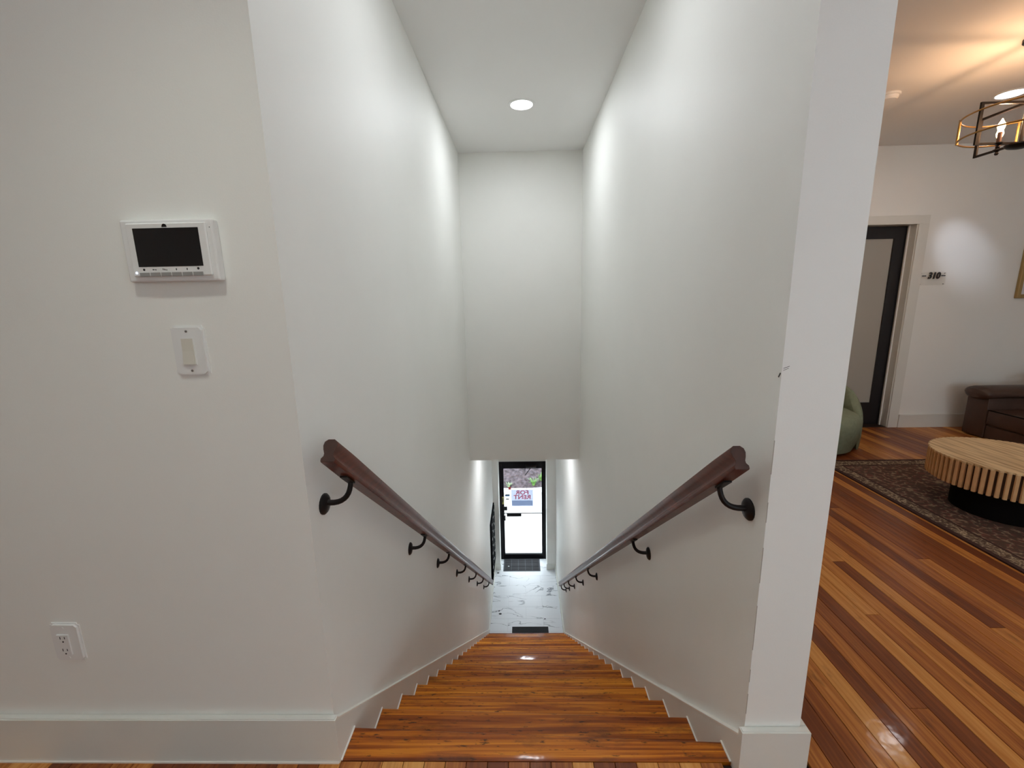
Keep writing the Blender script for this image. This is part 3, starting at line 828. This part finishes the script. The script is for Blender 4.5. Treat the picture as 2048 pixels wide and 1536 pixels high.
# ------------------------------------------------------------------ lounge door, sign, picture
ld = thing('door_2', 'black interior door with a frosted glass panel in the lounge', 'door', (3.34, YW+0.1, 0)); ld['kind'] = 'structure'
LX0, LX1, LY = 2.935, 3.742, YW+0.10
for nm, a in (('stile', (LX0, LX0+0.115, LY, LY+0.035, 0.006, 1.982)), ('stile', (LX1-0.112, LX1, LY, LY+0.035, 0.006, 1.982)),
              ('rail', (LX0+0.115, LX1-0.112, LY, LY+0.035, 0.006, 0.238)), ('rail', (LX0+0.115, LX1-0.112, LY, LY+0.035, 1.871, 1.982))):
    obj(nm, B(*a), M_doorblk, ld)
obj('frosted_panel', B(LX0+0.115, LX1-0.112, LY+0.012, LY+0.022, 0.238, 1.871), M_frost, ld)
hd = obj('handle', tube(BM(), [(LX0+0.05, LY-0.001, 0.98), (LX0+0.05, LY-0.045, 0.98), (LX0+0.16, LY-0.045, 0.98)], 0.009), M_steel, ld)
jm = obj('jamb', B(LX1+0.001, DOX1, YW, YW+0.14, 0, DOZ), M_trim, ld)
obj('jamb', B(DOX0, LX0-0.001, YW, YW+0.14, 0, DOZ), M_trim, ld)
obj('jamb', B(LX0-0.001, LX1+0.001, YW, YW+0.14, 1.984, DOZ), M_trim, ld)
obj('door_stop', B(LX1-0.010, LX1+0.001, LY-0.028, LY-0.016, 0, 1.984), M_white, ld)
obj('casing', B(DOX1-0.006, 3.845, YW-0.014, YW, 0, DOZ-0.006, bev=0.002), M_trim, ld)
obj('casing', B(2.83, DOX0+0.006, YW-0.014, YW, 0, DOZ-0.006, bev=0.002), M_trim, ld)
obj('casing', B(2.83, 3.845, YW-0.014, YW, DOZ-0.006, 2.064, bev=0.002), M_trim, ld)
obj('threshold', B(DOX0, DOX1, YW, YW+0.14, -0.05, 0.004), M_sub, ld)
struct('door_light_blocker', B(2.7, 3.95, YW+0.141, YW+0.2, -0.3, 2.3), M_wall)  # unseen slab added to keep outside light from leaking past the door

sn = thing('number_sign', 'clear room number sign reading 310 on the wall right of the lounge door', 'sign', (3.959, YW, 1.42))
obj('acrylic_plate', B(3.838, 4.080, YW-0.012, YW-0.008, 1.421, 1.542), M_acryl, sn)
for xx_ in (3.848, 4.070):
    for zz in (1.431, 1.532): obj('standoff', lathe(BM(), [(0.004, 0), (0.004, -0.009)], xx_, YW, zz, 8, axis=1), M_steel, sn)
t = text_bm('310', 0.082, shear=0.15, thick=0.002, bold=0.003)
for v in t.verts: v.co.x *= 0.92
obj('numerals', move(t, (3.963, YW-0.0145, 1.508)), M_dgrey, sn)
for xx_ in (3.870, 4.050): obj('dash', B(xx_-0.018, xx_+0.018, YW-0.0165, YW-0.0125, 1.504, 1.513), M_dgrey, sn)

pc = thing('framed_picture', 'gilt framed picture on the lounge wall right of the number sign', 'picture', (5.10, YW, 1.28))
PX0, PX1, PZ0, PZ1, fwid = 4.765, 5.45, 1.282, 2.15, 0.036
for a in ((PX0, PX0+fwid, YW-0.030, YW, PZ0, PZ1), (PX1-fwid, PX1, YW-0.030, YW, PZ0, PZ1), (PX0+fwid, PX1-fwid, YW-0.030, YW, PZ0, PZ0+fwid), (PX0+fwid, PX1-fwid, YW-0.030, YW, PZ1-fwid, PZ1)):
    obj('frame_rail', B(*a, bev=0.004), M_gilt, pc)
obj('mount', B(PX0+fwid, PX1-fwid, YW-0.014, YW-0.006, PZ0+fwid, PZ1-fwid), M_mount, pc)

# ------------------------------------------------------------------ lantern ceiling fixture
CX, CY, Z0c, Z1c, RR = 2.75, 2.62, 2.150, 2.365, 0.240
cf = thing('lantern_fixture', 'bronze and brass ring lantern with candle bulbs on the lounge ceiling', 'chandelier', (CX, CY, ZC))
obj('canopy', lathe(BM(), [(0.065, 0), (0.065, -0.014), (0.05, -0.024), (0.012, -0.028)], CX, CY, ZC, 28), M_iron, cf, smooth=True)
obj('stem', tube(BM(), [(CX, CY, ZC-0.02), (CX, CY, Z0c+0.01)], 0.008), M_iron, cf)
def rect_frame(ax):
    bm = BM(); w, d = 0.008, 0.005
    for s in (-1, 1):
        if ax == 0: box(bm, CX+s*RR-w, CX+s*RR+w, CY-d, CY+d, Z0c, Z1c)
        else: box(bm, CX-d, CX+d, CY+s*RR-w, CY+s*RR+w, Z0c, Z1c)
    for z in (Z0c, Z1c-0.012):
        if ax == 0: box(bm, CX-RR+w, CX+RR-w, CY-d, CY+d, z, z+0.012)
        else: box(bm, CX-d, CX+d, CY-RR+w, CY+RR-w, z, z+0.012)
    return obj('rectangular_frame', bm, M_iron, cf)
rect_frame(0); rect_frame(1)
RB = 0.252
for z in (2.215, 2.325):
    obj('ring', tube(BM(), [(CX+RB*math.cos(2*math.pi*i/56), CY+RB*math.sin(2*math.pi*i/56), z) for i in range(56)], 0.0045, n=8, closed=True), M_gold, cf, smooth=True)
for k in range(4):
    a = math.pi/4+k*math.pi/2+0.05
    obj('ring_bar', tube(BM(), [(CX+RB*math.cos(a), CY+RB*math.sin(a), 2.203), (CX+RB*math.cos(a), CY+RB*math.sin(a), 2.337)], 0.006, n=8), M_gold, cf)
obj('hub', lathe(BM(), [(0.02, -0.022), (0.05, -0.014), (0.062, -0.004), (0.062, 0.004), (0.02, 0.010)], CX, CY, Z0c, 24), M_iron, cf, smooth=True)
for k in range(4):
    a = k*math.pi/2
    px, py = CX+0.118*math.cos(a), CY+0.118*math.sin(a)
    c = obj('candle', lathe(BM(), [(0.010, 0.008), (0.0095, 0.062), (0.008, 0.064)], px, py, Z0c, 14), M_candle, cf, smooth=True)
    obj('drip_cup', lathe(BM(), [(0.006, -0.020), (0.010, -0.012), (0.006, -0.004), (0.019, 0.006), (0.019, 0.011), (0.011, 0.013)], px, py, Z0c, 16), M_iron, c, smooth=True)
    obj('bulb', lathe(BM(), [(0.006, 0.064), (0.013, 0.078), (0.0165, 0.093), (0.013, 0.108), (0.006, 0.122), (0.002, 0.132)], px, py, Z0c, 16), E_bulb, cf, smooth=True)
    l = bpy.data.lights.new('candle_bulb', 'POINT'); l.energy = KP*L_BULB; l.color = lin((255, 200, 150)); l.shadow_soft_size = 0.012
    lo = bpy.data.objects.new('candle_bulb_lamp', l); COL.objects.link(lo); lo.location = (px, py, Z0c+0.146)

# ------------------------------------------------------------------ rug
RX0, RX1, RY0, RY1 = 2.455, 4.16, 0.80, 3.425
rug = thing('area_rug', 'dark patterned oriental rug under the round coffee table', 'rug', ((RX0+RX1)/2, (RY0+RY1)/2, 0))
M_rf = rug_mat('rug_field', (84, 63, 52), (118, 70, 60), (156, 132, 106), 17, 0.44)
M_rb = rug_mat('rug_border', (84, 64, 52), (128, 106, 84), (184, 164, 134), 30, 0.40)
M_re = pm('rug_binding', (58, 32, 28), 0.9, var=0.2, scale=60)
def frame_bm(i0, i1, z):
    bm = BM()
    box(bm, RX0+i0, RX0+i1, RY0+i0, RY1-i0, 0.0, z); box(bm, RX1-i1, RX1-i0, RY0+i0, RY1-i0, 0.0, z)
    box(bm, RX0+i1, RX1-i1, RY0+i0, RY0+i1, 0.0, z); box(bm, RX0+i1, RX1-i1, RY1-i1, RY1-i0, 0.0, z)
    return bm
obj('binding', frame_bm(0, 0.028, 0.009), M_re, rug)
obj('border', frame_bm(0.028, 0.105, 0.0085), M_rb, rug)
obj('guard_stripe', frame_bm(0.105, 0.120, 0.0088), M_re, rug)
obj('field', B(RX0+0.120, RX1-0.120, RY0+0.120, RY1-0.120, 0.0, 0.0085), M_rf, rug)

# ------------------------------------------------------------------ coffee table
TX, TY, TR, TZ0, TZ1 = 3.01, 2.565, 0.372, 0.200, 0.366
ct = thing('coffee_table', 'round fluted wooden coffee table on a dark plinth', 'table', (TX, TY, 0.009))
NS = 72
top = BM()
pts = []
for i in range(NS*6):
    a = 2*math.pi*i/(NS*6); ph = (i % 6)/6.0
    r = TR+0.0015 - (0.0 if ph < 0.6 else 0.007)
    pts.append((TX+r*math.cos(a), TY+r*math.sin(a)))
prism(top, pts, 2, TZ1-0.010, TZ1)
obj('table_top', top, M_top, ct, origin=(TX, TY, TZ1))
obj('drum', lathe(BM(), [(TR-0.016, TZ0+0.004), (TR-0.016, TZ1-0.010)], TX, TY, 0, 64), M_core, ct, smooth=True)
sl0 = None
for i in range(NS):
    a = 2*math.pi*(i+0.3)/NS
    if sl0 is None:
        w = TR*2*math.pi/NS*0.60
        bm = BM(); box(bm, -0.018, 0.0, -w/2, w/2, TZ0, TZ1-0.010)
        e_ = [e for e in bm.edges if all(v.co.x > -0.001 for v in e.verts) and abs(e.verts[0].co.z-e.verts[1].co.z) > 0.05]
        bmesh.ops.bevel(bm, geom=e_, offset=0.004, segments=2, affect='EDGES')
        o = obj('slat', bm, M_slat, ct, origin=(0, 0, 0)); sl0 = o
    else:
        o = sl0.copy(); COL.objects.link(o)
    o.location = (TR*math.cos(a), TR*math.sin(a), -0.009); o.rotation_euler = (0, 0, a)
obj('plinth', lathe(BM(), [(0.235, 0.009), (0.235, TZ0+0.004)], TX, TY, 0, 48), M_plinth, ct, smooth=True)

# ------------------------------------------------------------------ green barrel chair
GX, GY = 2.62, 3.83
gc = thing('barrel_chair', 'green boucle barrel chair beside the lounge door, half hidden by the wall', 'chair', (GX, GY, 0))
seat = BM()
lathe(seat, [(0.29, 0.012), (0.325, 0.03), (0.350, 0.10), (0.366, 0.22), (0.364, 0.285), (0.345, 0.325), (0.30, 0.348), (0.10, 0.360)], GX-0.008, GY-0.012, 0, 48)
obj('seat', seat, M_green, gc, smooth=True)
sh = BM(); rings = []
NA = 44
KEY = [(0, 0.24), (8, 0.32), (30, 0.485), (55, 0.565), (82, 0.61), (100, 0.62)]
def shell_z(d):
    d = min(d, 200-d)
    for (a, za), (b, zb) in zip(KEY[:-1], KEY[1:]):
        if d <= b: return za+(zb-za)*(d-a)/(b-a)
    return KEY[-1][1]
for i in range(NA+1):
    d = 200.0*i/NA
    a = math.radians(-30+d)                       # wraps from one arm round the back to the other
    u = i/NA
    end = min(1.0, min(u, 1-u)*8.0); end = math.sqrt(max(0.0, 1-(1-end)**2))
    zt = shell_z(d)
    ro, ri = 0.405, 0.318
    mid = (ro+ri)/2; hw = (ro-ri)/2*max(0.25, end)
    prof = [(mid-hw*0.3, 0.015), (mid+hw*0.55, 0.015), (mid+hw*0.8, zt*0.15), (mid+hw, zt*0.45), (mid+hw*0.98, zt*0.78), (mid+hw*0.8, zt*0.93), (mid+hw*0.25, zt), (mid-hw*0.35, zt*0.99), (mid-hw*0.85, zt*0.92), (mid-hw, zt*0.7)]
    rings.append([sh.verts.new((GX+r*math.cos(a), GY+r*math.sin(a), z)) for r, z in prof])
for a, b_ in zip(rings[:-1], rings[1:]):
    n = len(a)
    for i in range(n): sh.faces.new((a[i], a[(i+1) % n], b_[(i+1) % n], b_[i]))
sh.faces.new(rings[0]); sh.faces.new(rings[-1][::-1])
obj('back_shell', sh, M_green, gc, smooth=True)

# ------------------------------------------------------------------ leather sofa (faces -x, its arm against the far wall)
SX0 = 4.30
so = thing('leather_sofa', 'dark brown leather sofa with a rolled arm by the lounge wall', 'sofa', (4.72, 3.1, 0))
SY1, SYA, SYB = 4.13, 3.935, 1.95
def arm(ya, yb):
    bm = BM()
    box(bm, SX0, 5.10, ya, yb, 0.012, 0.42, bev=0.012, seg=2)
    o = obj('arm', bm, M_leather, so, smooth=True)
    ym = (ya+yb)/2
    rl = BM()
    pr = [(0.004, -0.036), (0.045, -0.030), (0.066, -0.012), (0.074, 0.01), (0.074, 0.80)]
    rings = []
    for r, h in [(0.01, -0.050), (0.055, -0.044), (0.078, -0.022), (0.085, 0.01), (0.085, 0.80)]:
        rings.append([rl.verts.new((SX0+h, ym+r*1.45*math.cos(t), 0.422+r*0.76*math.sin(t))) for t in [2*math.pi*i/24 for i in range(24)]])
    for a, b_ in zip(rings[:-1], rings[1:]):
        for i in range(24): rl.faces.new((a[i], a[(i+1) % 24], b_[(i+1) % 24], b_[i]))
    rl.faces.new(rings[0]); rl.faces.new(rings[-1])
    obj('arm_roll', rl, M_leather, o, smooth=True)
arm(SYA, SY1); arm(SYB-0.195, SYB)
obj('base', B(SX0+0.012, 5.05, SYB, SYA, 0.012, 0.135, bev=0.008), M_leather, so)
nc = 2; cw = (SYA-SYB)/nc
for i in range(nc):
    cu = obj('seat_cushion', B(SX0+0.002, 4.86, SYB+i*cw+0.004, SYB+(i+1)*cw-0.004, 0.137, 0.282, bev=0.016, seg=3), M_leather, so, smooth=True)
    y0, y1 = SYB+i*cw+0.012, SYB+(i+1)*cw-0.012
    obj('piping', tube(BM(), [(SX0+0.006, y0, 0.277), (SX0+0.006, y1, 0.277)], 0.005, n=6), M_plinth, cu)
    obj('back_cushion', B(4.80, 5.02, SYB+i*cw+0.006, SYB+(i+1)*cw-0.006, 0.27, 0.62, bev=0.05, seg=3), M_leather, so, smooth=True)
obj('backrest', B(5.0, 5.2, SYB-0.19, SY1-0.005, 0.012, 0.60, bev=0.03, seg=2), M_leather, so, smooth=True)
for o in list(bpy.data.objects):
    if '_w' in o: del o['_w']
